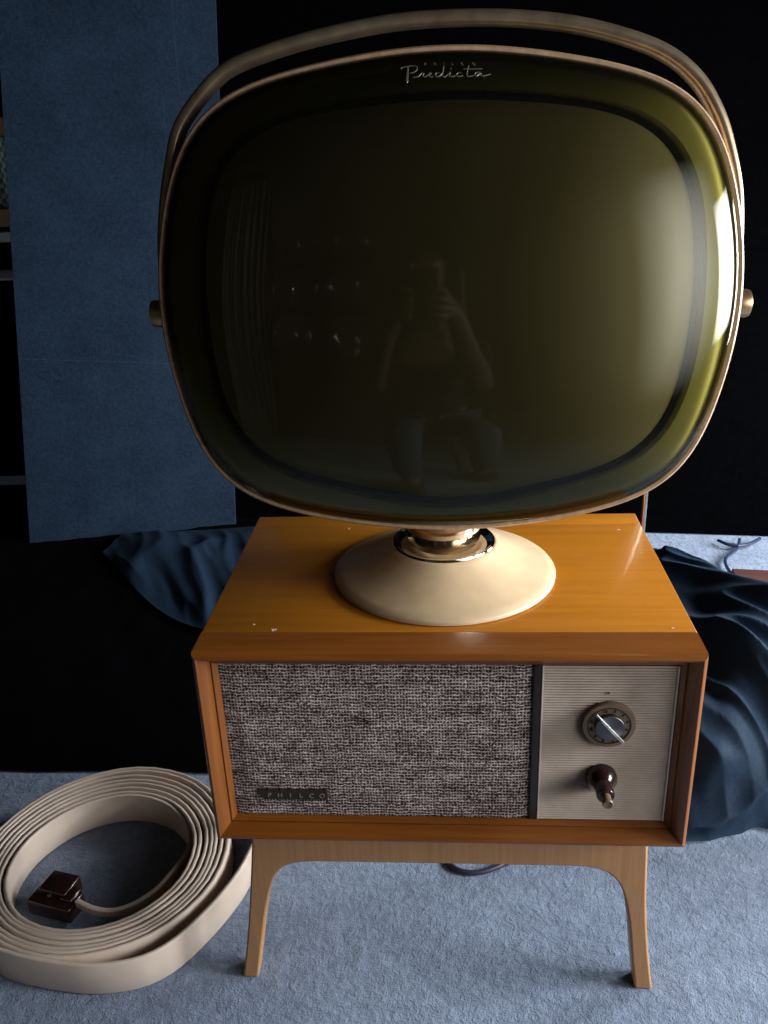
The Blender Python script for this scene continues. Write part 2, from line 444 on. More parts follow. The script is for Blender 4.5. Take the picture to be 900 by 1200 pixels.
# leg frames (front and rear)
def curve2(pts, n=6): return [(p.x, p.z) for p in catmull([(x, 0, z) for x, z in pts], n)]
inner = curve2([(-.262, 0), (-.252, .055), (-.243, .106), (-.2315, .157), (-.219, .190), (-.200, .2055), (-.17, .2105)], 5) + \
        curve2([(.150, .2120), (.182, .2095), (.206, .197), (.222, .168), (.233, .115), (.240, .060), (.248, 0)], 5)
outl = [(-.246, Z0 + .0005)] + curve2([(-.248, .235), (-.259, .150), (-.270, .075), (-.283, 0)], 5) + inner + curve2([(.271, 0), (.260, .075), (.252, .150), (.247, .235)], 5) + [(.244, Z0 + .0005)]
for (y0, y1) in ((.035, .062), (.300, .327)):
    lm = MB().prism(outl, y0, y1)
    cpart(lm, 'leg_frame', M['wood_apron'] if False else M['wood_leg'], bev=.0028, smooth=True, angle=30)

# ------------------------------------------------------------------ television
Q = [0.0067, 0.1, 0.898, 0.0304, 0.15, -0.0148]
TB = Vector((0, .203, Z1))
tv = tag(empty('television', TB), 'rounded vintage television head with olive screen and brass handle on a cream pedestal', 'television')
HEAD = Matrix.Translation(Vector(Q[:3]) - TB) @ Matrix.Rotation(Q[3], 4, 'Z') @ Matrix.Rotation(-Q[4], 4, 'X') @ Matrix.Rotation(-Q[5], 4, 'Y')
def hpart(mb, name, mat, **kw): return mb.build(name, mat, tv, M=HEAD, **kw)
NT = 240
def shp(t, a, b, e, c):
    r = (abs(math.cos(t) / a) ** e + abs(math.sin(t) / b) ** e) ** (-1 / e)
    return r * (1 + c[0] * math.sin(t) + c[1] * math.cos(4 * t) + c[2] * math.sin(3 * t) + c[3] * math.sin(5 * t) + c[4] * math.cos(6 * t))
def rim_r(t): return shp(t, .2816, .2304, 4.4045, (.003, .0423, .0034, .0023, .0071))
def scr_r(t): return shp(t, .2409, .1933, 3.95, (-.0068, .0335, .0161, -.0048, -.0011))
def dome(rho): return -.054 * (max(0, 1 - rho ** 2.9)) ** .58
def rings(rs, center=None, closed_tube=False):
    """rs: list of functions t -> (r, y)"""
    vs = []
    for fn in rs:
        for i in range(NT):
            t = 2 * PI * (i + .5) / NT; r, y = fn(t)
            vs.append((r * math.cos(t), y, r * math.sin(t)))
    fs = []
    K = len(rs)
    for k in range(K if closed_tube else K - 1):
        for i in range(NT):
            j = (i + 1) % NT; k2 = (k + 1) % K
            fs.append([k * NT + i, k * NT + j, k2 * NT + j, k2 * NT + i])
    if center is not None:
        vs.append((0, center, 0)); c = len(vs) - 1
        for i in range(NT): fs.append([(K - 1) * NT + i, (K - 1) * NT + (i + 1) % NT, c])
    return MB().add(vs, fs)
# tinted shield over everything
rhos = [1 - .995 * (1 - math.cos(PI / 2 * k / 30)) for k in range(31)]
rhos = [1.0, .9985, .996, .992, .986, .978, .968, .955, .94, .92, .9, .87, .84, .8, .75, .7, .62, .54, .46, .38, .3, .22, .14, .07]
shield = hpart(rings([(lambda t, q=q: ((rim_r(t) - .0035) * q, dome(q) - .001)) for q in rhos], -.055), 'glass_shield', M['shield'], angle=80)
# olive surround behind the shield
def scr_rho(t): return scr_r(t) / rim_r(t)
def sur(k):
    def f(t):
        a = scr_r(t) + .004; b = rim_r(t) - .007
        r = a + (b - a) * k
        return r, -.0245 + .029 * (.72 * k + .28 * k ** 3)
    return f
hpart(rings([sur(1 - k / 16) for k in range(17)] + [lambda t: (scr_r(t) + .0025, sur(0)(t)[1] + .0015), lambda t: (scr_r(t) + .002, sur(0)(t)[1] + .012)]), 'mask_surround', M['mask'], angle=60)
hpart(rings([lambda t: (scr_r(t) + .004, -.008), lambda t: (scr_r(t) - .010, -.008)]), 'screen_gasket', M['black'])
def crt(q):
    def f(t):
        r = (scr_r(t) - .0055) * q
        return r, -.0140 - .034 * (max(0, 1 - q ** 2.0)) - .0035 * min(1, (1 - q) * 18)
    return f
hpart(rings([crt(q) for q in (1.0, .995, .985, .97, .95, .92, .88, .82, .75, .66, .56, .45, .33, .2, .1)], -.0495), 'screen', M['phosphor'], angle=80)
# front trim ring
tr = rings([lambda t: (rim_r(t) - .0050, -.0015), lambda t: (rim_r(t) - .0040, -.0040), lambda t: (rim_r(t) - .001, -.0045), lambda t: (rim_r(t) + .0012, -.002),
            lambda t: (rim_r(t) + .0016, .012), lambda t: (rim_r(t) - .003, .0145), lambda t: (rim_r(t) - .006, .0145)], closed_tube=True)
hpart(tr, 'trim_ring', M['gold'], angle=50)
# rear rim band, a little wider than the front ring at the sides and below
def bulge(t):
    s = math.sin(t)
    return (.0065 if s < -.0 else .0065 - .012 * min(1, s * 3)) 
def band(off, y): return lambda t: (rim_r(t) + bulge(t) + off, y)
hpart(rings([band(-.012, .0155), band(-.002, .0155), band(0, .0175), band(0, .034), band(-.002, .036), band(-.012, .036)], closed_tube=True), 'rear_band', M['handle'], angle=50)
# rear housing
hs = []
for (k, y) in ((1.0, .036), (.985, .06), (.94, .10), (.86, .14), (.74, .18), (.60, .215), (.46, .245), (.34, .275), (.27, .31), (.25, .35), (.23, .362)):
    hs.append(lambda t, k=k, y=y: ((rim_r(t) - .008) * k * (1 - .10 * (1 - k)), y))
hpart(rings(hs, .364), 'rear_housing', M['housing'], angle=60)
# handle
ho = [(-.302, -.003), (-.3014, .0571), (-.2945, .1075), (-.2852, .1451), (-.2738, .1787), (-.2508, .2081), (-.2207, .2337), (-.1799, .2487), (-.1263, .2616), (-.0551, .2726), (.0100, .2752),
      (.0700, .2730), (.1276, .2655), (.1820, .2513), (.2196, .2353), (.2499, .2110), (.2711, .1798), (.2843, .1483), (.2961, .1059), (.3015, .0510), (.302, -.003)]
hp = []
for i, (x, z) in enumerate(ho):      # centre line, half a bar inside the outer edge
    a_, b_ = ho[max(0, i - 1)], ho[min(len(ho) - 1, i + 1)]
    tx, tz = b_[0] - a_[0], b_[1] - a_[1]; L_ = math.hypot(tx, tz); hp.append((x + tz / L_ * .0065, z - tx / L_ * .0065))
hc = catmull([(x - (.0035 if x > 0 else -.0035) * 0, .020, z) for x, z in hp], 6)
npt = len(hc); scl = []
for i, p in enumerate(hc):
    k = max(0, min(1, (p.z - .02) / .2)); k = k * k * (3 - 2 * k)
    scl.append((.62 + .38 * k if True else 1, 1))
n = 20; sq = []
for i in range(n):
    t = 2 * PI * i / n; c, s_ = math.cos(t), math.sin(t)
    sq.append((math.copysign(abs(c) ** .7, c) * .0068, math.copysign(abs(s_) ** .7, s_) * .0115))
hmb = MB(); hmb.sweep(hc, sq, up=(0, 1, 0), scale=scl)
hpart(hmb, 'carrying_handle', M['handle'], angle=60)
for sx, x0 in ((-1, -.2985), (1, .2985)):
    R_ = HEAD @ Matrix.Translation((x0 - sx * .004, .020, -.005)) @ Matrix.Rotation(sx * PI / 2, 4, 'Y')
    MB().lathe([(.0138, 0), (.0143, .002), (.0143, .014), (.0132, .0165), (.010, .0175), (.0001, .0178)], 48).build('handle_knob', M['knobgold'], tv, M=R_)
# script and small capitals on the shield
def on_shield(x, z, lift=.0006):
    t = math.atan2(z, x); q = math.hypot(x, z) / (rim_r(t) - .0035)
    return Vector((x, dome(q) - .001 - lift, z))
def z2l(px, py):
    X = px / 5.625 + 440; Y = py / 5.625 + 60
    return -.0411 + (X - 473) * .000802 , .2106 - (Y - 88) * .00083 - (X - 473) * .000020
strokes = [[(168, 130), (176, 119), (210, 112), (255, 108), (274, 118), (272, 138), (250, 152), (228, 156)], [(212, 116), (207, 165), (203, 208), (211, 208), (216, 118)],
           [(246, 183), (280, 180), (300, 162), (305, 156), (318, 160), (311, 176), (324, 183), (344, 172), (362, 156), (367, 162), (352, 173), (356, 183), (380, 180)],
           [(422, 158), (402, 158), (392, 172), (402, 182), (424, 176), (440, 158)], [(449, 112), (441, 176), (456, 183), (484, 160), (492, 155), (485, 178), (503, 182), (534, 172)],
           [(562, 158), (542, 156), (531, 170), (542, 181), (576, 176)], [(612, 110), (598, 172), (614, 180), (648, 174)], [(578, 132), (640, 132), (703, 130)],
           [(690, 154), (664, 154), (650, 168), (662, 179), (690, 160), (689, 174), (712, 176), (756, 165)], [(494, 126), (497, 130)], [(708, 184), (714, 186)]]
lg = MB()
for st in strokes:
    pth = [on_shield(*z2l(p.x, p.z)) for p in catmull([(a, 0, b) for a, b in st], 6)]
    lg.tube(pth, .00050, 6)
for ch, px in zip('PHILCO', (328, 392, 452, 506, 570, 645)):
    v, f = text_mesh(ch, .0040, .0003); x, z = z2l(px, 98); p = on_shield(x, z)
    R_ = Matrix.Translation(p) @ Matrix.Rotation(PI / 2 - .5, 4, 'X')
    lg.add([R_ @ q for q in v], f)
lg.build('script_badge', M['logo'], tv, M=HEAD, smooth=False)
# pedestal
MB().lathe([(.1395, .0005), (.1415, .0015), (.1418, .0045), (.1402, .0068), (.130, .0108), (.112, .0180), (.094, .0265), (.080, .0345), (.0705, .0410), (.0670, .0440), (.0655, .0442), (.060, .040)], 160).build('pedestal_base', M['cream'], tv, angle=50)
MB().lathe([(.0640, .036), (.0655, .0445), (.0645, .0462), (.0625, .0462), (.0600, .043), (.052, .0385), (.047, .0375)], 128, cap=False).build('swivel_collar', M['chrome'], tv, angle=50)
MB().lathe([(.0465, .036), (.0465, .062), (.0475, .064), (.0475, .075), (.044, .079), (.036, .081), (.036, .26)], 96).build('neck', M['chrome'], tv, angle=40)

# ------------------------------------------------------------------ ribbon cable and plug
cbl = tag(empty('ribbon_cable', (-.535, .195, 0)), 'wide flat beige cable coiled on edge on the carpet with a brown plug', 'cable')
cM = Matrix.Translation((.535, -.195, 0))
path = [Vector(p) for p in ((-.552, .128, 0), (-.520, .114, 0), (-.485, .112, 0), (-.452, .130, 0), (-.425, .165, 0))]
turns = 7.78; n = int(turns * 40)
for i in range(n + 1):
    k = i / n; th = math.radians(20) + k * turns * 2 * PI
    r = .134 + .066 * k + .0012 * math.sin(th * 1.3 + 1) + .0010 * math.sin(th * 2.1)
    cy = .190 + .010 * k
    r2 = r * (1 + .03 * math.sin(th))
    if i % 4 == 0: path.append(Vector((-.535 + r * math.cos(th), cy + r2 * math.sin(th), 0)))
th_end = math.degrees(th) % 360
path += [Vector(p) for p in ((-.440, .008, 0), (-.386, .036, 0), (-.344, .098, 0), (-.314, .170, 0), (-.300, .245, 0), (-.280, .310, 0), (-.220, .365, 0), (-.12, .405, 0), (0, .42, 0))]
P2 = catmull(path, 4)
for i, p in enumerate(P2): p.z = .0275 + .0012 * noise.noise(Vector((i * .05, 0, 5))) + .0015
tk, hh = .0032, .0275
pr_ = [(-tk, -hh + .002), (-tk + .0015, -hh), (tk - .0015, -hh), (tk, -hh + .002), (tk, hh - .0022), (tk - .0008, hh - .0006), (tk - .002, hh), (-tk + .002, hh), (-tk + .0008, hh - .0006), (-tk, hh - .0022)]
scl = []
for i in range(len(P2)):
    k = max(0, min(1, (i - 6) / 22)); k = k * k * (3 - 2 * k); scl.append((1.15 - .15 * k, .20 + .80 * k))
MB().sweep(P2, pr_, up=(0, 0, 1), scale=scl).build('ribbon', M['cable'], cbl, M=cM, angle=50)
PM = cM @ Matrix.Translation((-.588, .142, .003)) @ Matrix.Rotation(math.radians(-14), 4, 'Z') @ Matrix.Scale(.9, 4)
plug = MB(); plug.box((-.044, -.026, 0), (.040, .016, .030), .003); plug.box((-.036, -.004, .006), (.018, .040, .037), .003)
plug.box((.012, -.010, .010), (.034, .020, .034), .003)
pl = plug.build('plug', M['brownplastic'], cbl, M=PM, angle=35)
MB().lathe([(.0032, 0), (.0032, .001), (.0022, .0016)], 20).build('screw', M['steel'], pl, M=Matrix.Translation((-.008, -.010, .0338)))

# ------------------------------------------------------------------ boards behind
def slab(A, B, C_, D_, th, name, mat, label, cat, base, edge=None):
    A, B, C_, D_ = map(Vector, (A, B, C_, D_))
    nrm = (B - A).cross(D_ - A).normalized()      # faces the viewer
    if nrm.y > 0: nrm = -nrm
    back = -nrm * th
    vs = [A, B, C_, D_, A + back, B + back, C_ + back, D_ + back]
    fs = [[0, 1, 2, 3], [7, 6, 5, 4], [0, 4, 5, 1], [1, 5, 6, 2], [2, 6, 7, 3], [3, 7, 4, 0]]
    vs = [v - Vector(base) for v in vs]
    o = MB().add(vs, fs).build(name, mat, smooth=False, bev=.0012); o.location = base
    return tag(o, label, cat)
def ext(a, b, k): return tuple(Vector(a) + (Vector(b) - Vector(a)) * k)
a, b, c, d = (-1.241, 1.456, .004), (-.642, 1.577, .004), (-.587, 1.764, 1.428), (-1.140, 1.642, 1.322)
bl = slab(a, b, ext(b, c, 1.15), ext(a, d, 1.24), .012, 'display_board', M['board_blue'], 'tall blue fabric covered board leaning at the left behind the television', 'board', a)
slab((-.95, 1.66, .003), (1.9, 1.385, .003), (1.9, 1.66, 1.95), (-.95, 1.93, 1.95), .012, 'backdrop_board', M['board_black'], 'large plain black board standing behind the television', 'board', (-.95, 1.66, 0))

# ------------------------------------------------------------------ cloths
def loft(rows, nu, nv, fn=None):
    cols = []
    R2 = [catmull(r, nv) for r in rows]            # across
    nvv = len(R2[0]); grid = []
    lines = [catmull([R2[i][k] for i in range(len(rows))], nu) for k in range(nvv)]
    nuu = len(lines[0]); vs = []
    for k in range(nvv):
        for i in range(nuu):
            p = lines[k][i].copy()
            if fn: p = fn(p, i / (nuu - 1), k / (nvv - 1))
            vs.append(p)
    fs = [[k * nuu + i, k * nuu + i + 1, (k + 1) * nuu + i + 1, (k + 1) * nuu + i] for k in range(nvv - 1) for i in range(nuu - 1)]
    return vs, fs
def ridged(p, sx, sy, seed):
    return 1 - abs(noise.noise(Vector((p.x * sx, p.y * sy, seed)))) * 2
# black cloth spread on the carpet
def fblack(p, u, v):
    hgt = .006 + .010 * max(0, noise.noise(Vector((p.x * 5, p.y * 3, 1)))) + .006 * max(0, noise.noise(Vector((p.x * 14, p.y * 9, 2))))
    e = min(1, v * 12, (1 - u) * 10 + .1, u * 10 + .1)
    return Vector((p.x, p.y + (.012 * noise.noise(Vector((p.x * 6, 0, 0))) if v < .02 else 0), .003 + hgt * e))
v, f = loft([[(-2.2, .45, 0), (-2.2, 1.0, 0), (-2.2, 1.95, 0)], [(-.9, .452, 0), (-.9, 1.0, 0), (-.9, 1.95, 0)], [(-.45, .455, 0), (-.45, 1.0, 0), (-.45, 1.9, 0)], [(.20, .47, 0), (.25, 1.0, 0), (.3, 1.8, 0)]], 50, 60, fblack)
o = mesh('ground_cloth', v, f, M['cloth_black']); tag(o, 'black cloth spread flat on the carpet behind the cabinet on the left', 'cloth')
# navy cloth: heaped on the right, trailing behind the cabinet to the left
rows = [
    [(-.98, 1.36, .022), (-.97, 1.40, .03), (-.97, 1.44, .03), (-.96, 1.47, .03), (-.96, 1.50, .02)],
    [(-.70, 1.02, .022), (-.72, 1.14, .03), (-.72, 1.28, .045), (-.72, 1.42, .03), (-.72, 1.52, .02)],
    [(-.45, .86, .022), (-.45, 1.0, .045), (-.45, 1.2, .055), (-.45, 1.4, .03), (-.45, 1.55, .02)],
    [(-.10, .60, .022), (-.10, .75, .10), (-.10, 1.0, .13), (-.10, 1.3, .07), (-.10, 1.50, .02)],
    [(.25, .42, .020), (.27, .62, .10), (.35, .95, .13), (.42, 1.25, .07), (.46, 1.45, .02)],
    [(.36, .335, .010), (.41, .42, .135), (.50, .83, .160), (.57, 1.02, .135), (.62, 1.25, .02)],
    [(.46, .335, .006), (.46, .36, .125), (.518, .57, .200), (.615, .80, .195), (.665, 1.10, .03)],
    [(.58, .365, .006), (.57, .375, .100), (.56, .435, .175), (.68, .70, .215), (.78, 1.00, .04)],
    [(.74, .39, .006), (.73, .395, .11), (.72, .42, .195), (.80, .60, .235), (.93, .92, .06)],
    [(.95, .42, .006), (.94, .42, .12), (.93, .45, .205), (.95, .60, .24), (1.05, .85, .08)]]
def fnavy(p, u, v):
    q = p.copy()
    w = min(1, v * 5 + .15) * min(1, (1 - v) * 5 + .05)
    al = p.x * .447 - p.y * .894 + .04 * noise.noise(Vector((p.x * 5, p.y * 5, 3))); ac = p.x * .894 + p.y * .447 + .03 * noise.noise(Vector((p.x * 3, p.y * 3, 9)))
    r1 = abs(noise.noise(Vector((ac * 7, al * 1.3, 11)))); r2 = abs(noise.noise(Vector((ac * 17, al * 2.6, 17)))); r3 = noise.noise(Vector((ac * 30, al * 9, 23)))
    amp = 1.0 if u > .5 else .6
    q.z += amp * w * (.030 * (1 - min(1, r1 * 2.4)) ** 1.2 + .014 * (1 - min(1, r2 * 2.4)) ** 1.3 + .003 * r3 - .008)
    if u > .5:                                       # hanging folds on the near face
        k = max(0, 1 - v * 1.9); k = k ** .7
        ph = p.x * 27 + 2.2 * math.sin(p.z * 13 + p.x * 5) + 2.0 * noise.noise(Vector((p.x * 7, p.z * 6, 7)))
        q.y -= k * (.034 * (1 - abs(math.sin(ph))) ** 1.2 + .012 * (1 - abs(math.sin(ph * .61 + 1))) ** 1.5 + .003 * noise.noise(Vector((p.x * 40, p.z * 14, 2))))
        if v < .16: q.y -= .014 * (1 - v / .16) ** 1.5 * (.5 + .5 * abs(math.sin(p.x * 17 + 1)))
    q.z = max(q.z, .0175 if u < .5 else .004)
    return q
v, f = loft(rows, 30, 40, fnavy)
o = mesh('draped_cloth', v, f, M['cloth_navy'], angle=180)
sm = o.modifiers.new('sub', 'SUBSURF'); sm.levels = 1; sm.render_levels = 1
tag(o, 'rumpled navy blue cloth heaped on the carpet to the right of the cabinet', 'cloth')

# ------------------------------------------------------------------ small things
t = tag(empty('metal_rod', (.300, .425, 0)), 'thin shiny metal rod standing behind the right rear corner of the cabinet', 'rod')
MB().tube([Vector((0, 0, .01)), Vector((.0005, 0, .4)), Vector((.002, 0, .86))], .0042, 20).build('rod', M['chrome'], t)
MB().lathe([(.03, .022), (.03, .026), (.008, .032), (.005, .034)], 48).build('foot', M['chrome'], t)
o = MB().tube(catmull([(.30, .41, .03), (.16, .30, .006), (.085, .243, .005), (.040, .225, .005), (.008, .236, .005), (-.004, .27, .006), (-.006, .33, .05), (-.02, .385, .22)], 8), .0042, 10).build('power_cord', M['wire'])
tag(o, 'dark power cord looping on the carpet under the wooden cabinet', 'cord')
w = tag(empty('loose_wire', (.79, 1.28, 0)), 'thin dark blue wire standing up over the pale floor at the right edge', 'wire')
wp = [[(-.045, -.13, .004), (-.060, -.06, .010), (-.052, .03, .012), (.0, .10, .012), (.025, .16, .012)], [(.005, .115, .012), (-.02, .125, .014), (-.035, .155, .012)], [(.005, .115, .014), (.04, .125, .014), (.08, .160, .014)]]
for pth in wp: MB().tube(catmull(pth, 8), .0045, 8).build('strand', M['wireblue'], w)
o = MB().box((0, 0, 0), (.5, .10, .022), .003).build('wooden_plank', M['wood_dark']); o.location = (.72, 1.14, .001); o.rotation_euler = (0, 0, -.12)
tag(o, 'dark red brown plank lying on the floor behind the navy cloth', 'plank')
# shelf seen in the sliver left of the blue board
sh = tag(empty('shelf_unit', (-1.75, 1.95, 0)), 'narrow sliver of a shelf with pale rails left of the blue board', 'shelf')
for z, m, h in ((.905, 'shelfwood', .05), (.85, 'white', .028), (.727, 'white', .008)):
    MB().box((-.4, -.10, z - h / 2), (.55, .14, z + h / 2), .002).build('shelf_rail', M[m], sh)
MB().box((-.4, .12, 0), (.55, .15, 1.5), .002).build('back_panel', M['board_black'], sh)
g = N('green_check_cloth'); ch = g.n('ShaderNodeTexChecker', Vector=g.coord(), Scale=70)
g.set(ch, 'Color1', (.05, .10, .09, 1)); g.set(ch, 'Color2', (.25, .33, .28, 1))
M['check'] = g.end(g.pr(Base_Color=ch.outputs[0], Roughness=.7))
o = MB().box((-.3, -.09, 0), (.18, .09, .20), .01).build('storage_box', M['check']); o.location = (-1.48, 1.96, .931)
tag(o, 'small green checked box on the shelf left of the blue board', 'box')
o = MB().box((-.3, -.09, 0), (.18, .09, .05), .01).build('folded_towel', M['shelfwood']); o.location = (-1.44, 1.96, 1.132)
tag(o, 'tan folded towel lying on top of the green checked box', 'towel')

# ------------------------------------------------------------------ what the screen mirrors: the near end of the room
M['wall'] = plain('pale_wall', (.42, .35, .24), .8)
M['curtain'] = plain('curtain_linen', (.3, .28, .23), .8)
M['glass'] = plain('cut_glass', (.7, .7, .7), .05, .9)
M['skin'] = plain('skin', (.15, .09, .06), .5)
M['hair'] = plain('dark_hair', (.02, .013, .01), .5)
M['shirt'] = plain('black_shirt', (.008, .008, .009), .8)
M['jeans'] = plain('blue_jeans', (.05, .07, .11), .8)
M['leather'] = plain('brown_leather', (.06, .03, .02), .5)
o = MB().box((-3.2, -3.07, .0), (3.2, -2.95, 3.4)).build('wall', M['wall'], smooth=False); tag(o, kind='structure')
# curtain by the left wall
cp = []
for i in range(121):
    x = i / 120 * .7; cp.append((x, .03 * math.sin(x * 75) + .01 * math.sin(x * 31)))
vs = [(x, y, z) for z in (.02, 2.2) for x, y in cp]; fs = [[i, i + 1, 122 + i, 121 + i] for i in range(120)]
o = mesh('curtain', vs, fs, M['curtain']); o.location = (-1.75, -1.9, 0); o.modifiers.new('thick', 'SOLIDIFY').thickness = .004
tag(o, 'pale linen curtain hanging behind the camera, mirrored faintly at the left of the screen', 'curtain')
sb = tag(empty('sideboard', (-.65, -2.3, 0)), 'dark wooden sideboard mirrored in the left half of the screen', 'sideboard')
MB().box((-.55, -.22, .08), (.45, .22, .92), .006).build('body', M['wood_dark'], sb)
MB().box((-.57, -.24, .921), (.47, .24, .95), .004).build('top', M['wood_dark'], sb)
for z in (1.22, 1.50): MB().box((-.55, -.20, z), (.45, .0, z + .02), .003).build('shelf', M['wood_dark'], sb)
for x in (-.55, .43): MB().box((x, -.20, .95), (x + .02, .0, 1.6), .003).build('upright', M['wood_dark'], sb)
for x in (-.52, .42):
    for y in (-.2, .2): MB().box((x - .02, y - .02, 0), (x + .02, y + .02, .08)).build('leg', M['wood_dark'], sb)
first = None
for i in range(15):
    if first is None:
        gl = first = MB().lathe([(.030, 0), (.030, .003), (.004, .008), (.004, .065), (.022, .085), (.030, .11), (.028, .14), (.026, .14), (.026, .11), (.001, .08)], 12).build('stemmed_glass', M['glass'])
    else:
        gl = first.copy(); COL.objects.link(gl)
    gl.location = (-1.12 + .2 * (i % 5) + random.uniform(-.05, .05), -2.38, (.951, 1.241, 1.521)[i // 5])
    tag(gl, 'small shiny stemmed glass standing on the dark sideboard mirrored in the screen', 'glass', 'glasses on the mirrored sideboard')
bk = tag(empty('bookcase', (-2.3, -2.35, 0)), 'tall dark bookcase along the far wall, added to darken the left part of the mirrored room', 'bookcase')  # added bookcase, keeps the left of the screen's reflection dark
MB().box((-.8, -.22, 0), (1.0, -.18, 2.6), .004).build('back_panel', M['leather'], bk)
for z in (.05, .5, .95, 1.4, 1.85, 2.3, 2.58): MB().box((-.8, -.18, z), (1.0, .12, z + .025), .003).build('shelf', M['leather'], bk)
for x in (-.8, -.2, .4, .98): MB().box((x, -.18, .0), (x + .02, .125, 2.6), .003).build('upright', M['leather'], bk)
# armchair behind
ac = tag(empty('armchair', (.55, -2.25, 0)), 'brown leather armchair mirrored faintly right of the seated person', 'armchair')
MB().box((-.32, -.28, .12), (.32, .32, .44), .04).build('seat', M['leather'], ac)
MB().box((-.32, -.36, .20), (.32, -.22, 1.02), .05).build('backrest', M['leather'], ac)
for sx in (-1, 1):
    MB().box(tuple(sorted((sx * .34, sx * .42)))[:1] + (-.34, .12), tuple(sorted((sx * .34, sx * .42)))[1:] + (.32, .62), .03).build('armrest', M['leather'], ac)
    for y in (-.28, .26): MB().box((sx * .3 - .02, y - .02, 0), (sx * .3 + .02, y + .02, .12)).build('leg', M['wood_dark'], ac)
st = tag(empty('stool', (.02, -1.38, 0)), 'dark round stool under the seated person mirrored in the screen', 'stool')
MB().lathe([(.17, .38), (.18, .39), (.18, .42), (.16, .43)], 48).build('seat', M['wood_dark'], st)
for k in range(4):
    t_ = PI / 4 + k * PI / 2; MB().tube([Vector((.11 * math.cos(t_), .11 * math.sin(t_), .38)), Vector((.17 * math.cos(t_), .17 * math.sin(t_), 0))], .015, 10).build('leg', M['wood_dark'], st)
# the person
PB = Vector((.02, -1.38, 0))
pe = tag(empty('person', PB), 'seated person with long dark hair, black top and jeans holding up a phone, mirrored faintly', 'person')
def skin(name, chains, mat, parent, root=0, sub=2):
    vs = []; es = []; rs = []
    for ch in chains:
        prev = None
        for it in ch:
            if isinstance(it, int): prev = it; continue
            x, y, z, r = it; vs.append((x - PB.x, y - PB.y, z)); rs.append(r)
            if prev is not None: es.append((prev, len(vs) - 1))
            prev = len(vs) - 1
    me = bpy.data.meshes.new(name); me.from_pydata(vs, es, []); o = bpy.data.objects.new(name, me); COL.objects.link(o)
    o.parent = parent; me.materials.append(mat)
    m = o.modifiers.new('skin', 'SKIN'); m.use_smooth_shade = True
    for i, r in enumerate(rs):
        sv = me.skin_vertices[0].data[i]; sv.radius = r if isinstance(r, tuple) else (r, r); sv.use_root = (i == root)
    s_ = o.modifiers.new('sub', 'SUBSURF'); s_.levels = sub; s_.render_levels = sub
    return o
def hand(sx, w):   # chains of a hand curled round the phone
    out = []
    for k, (dz, ln) in enumerate(((.030, .030), (.010, .034), (-.010, .031), (-.028, .025))):
        out.append([w, (sx * .055, -.838, 1.030 + dz, .010), (sx * .050, -.818, 1.030 + dz, .009), (sx * .034, -.8125, 1.030 + dz, .0075), (sx * .034 - sx * ln * .55, -.812, 1.030 + dz, .0068)])
    out.append([w, (sx * .058, -.866, 1.050, .011), (sx * .040, -.842, 1.062, .009), (sx * .028, -.832, 1.055, .0078)])
    return out
body = [[(.02, -1.36, .50, (.135, .10)), (.02, -1.35, .66, (.105, .08)), (.02, -1.32, .82, (.115, .085)), (.02, -1.29, .95, (.11, .07)), (.02, -1.26, 1.02, .05), (.02, -1.235, 1.08, .048), (.02, -1.215, 1.13, (.066, .078)), (.02, -1.215, 1.20, (.07, .085)), (.02, -1.22, 1.255, (.05, .06))],
        [3, (.160, -1.28, .945, .044), (.175, -1.14, .74, .036), (.130, -.98, .88, .029), (.085, -.885, 1.005, .023), (.068, -.862, 1.025, (.022, .016))],
        [3, (-.120, -1.28, .945, .044), (-.140, -1.14, .74, .036), (-.115, -.98, .88, .029), (-.080, -.885, 1.005, .023), (-.068, -.862, 1.025, (.022, .016))],
        [0, (.11, -1.30, .49, .078), (.17, -.98, .50, .056), (.19, -1.02, .28, .046), (.20, -1.10, .11, .036), (.20, -1.09, .055, .036), (.215, -.98, .035, .032)],
        [0, (-.07, -1.30, .49, .078), (-.07, -.96, .52, .056), (-.07, -.90, .28, .046), (-.07, -.86, .11, .034), (-.07, -.85, .055, .034), (-.07, -.73, .035, .030)]]
full = [list(c) for c in body]
full += hand(1, 13) + hand(-1, 18)
skin('body', full, M['skin'], pe)
def grow(c, k=.008): return [it if isinstance(it, int) else (*it[:3], tuple(q + k for q in it[3]) if isinstance(it[3], tuple) else it[3] + k) for it in c]
skin('shirt', [grow(body[0][:5], .020)[:4], [3] + grow(body[1][1:2], .016) + [(.168, -1.20, .85, .052)], [3] + grow(body[2][1:2], .016) + [(-.13, -1.20, .85, .052)]], M['shirt'], pe)
skin('jeans', [grow(body[0][:1]) , [0] + grow(body[3][1:5]), [0] + grow(body[4][1:5])], M['jeans'], pe)
skin('hair', [[(.02, -1.235, 1.235, (.078, .08)), (.02, -1.265, 1.16, (.082, .06)), (.02, -1.29, 1.06, (.09, .045)), (.02, -1.31, .95, (.09, .035))],
              [0, (-.055, -1.215, 1.18, (.02, .045)), (-.07, -1.20, 1.08, .024), (-.08, -1.19, .97, .02)], [0, (.095, -1.215, 1.18, (.02, .045)), (.11, -1.20, 1.08, .024), (.12, -1.19, .97, .02)]], M['hair'], pe)
for sx in (-1, 1):
    MB().lathe([(.0001, 0), (.009, .001), (.010, .004)], 16).build('eye', M['white'], pe, M=Matrix.Translation((sx * .03, .2435, 1.195)) @ Matrix.Rotation(PI / 2, 4, 'X'))
MB().add([(-.012, .25, 1.165), (.012, .25, 1.165), (0, .272, 1.168), (0, .248, 1.205)], [[0, 1, 2], [0, 2, 3], [2, 1, 3], [1, 0, 3]]).build('nose', M['skin'], pe)
MB().box((-.022, .238, 1.135), (.022, .250, 1.143), .003).build('mouth', M['leather'], pe)
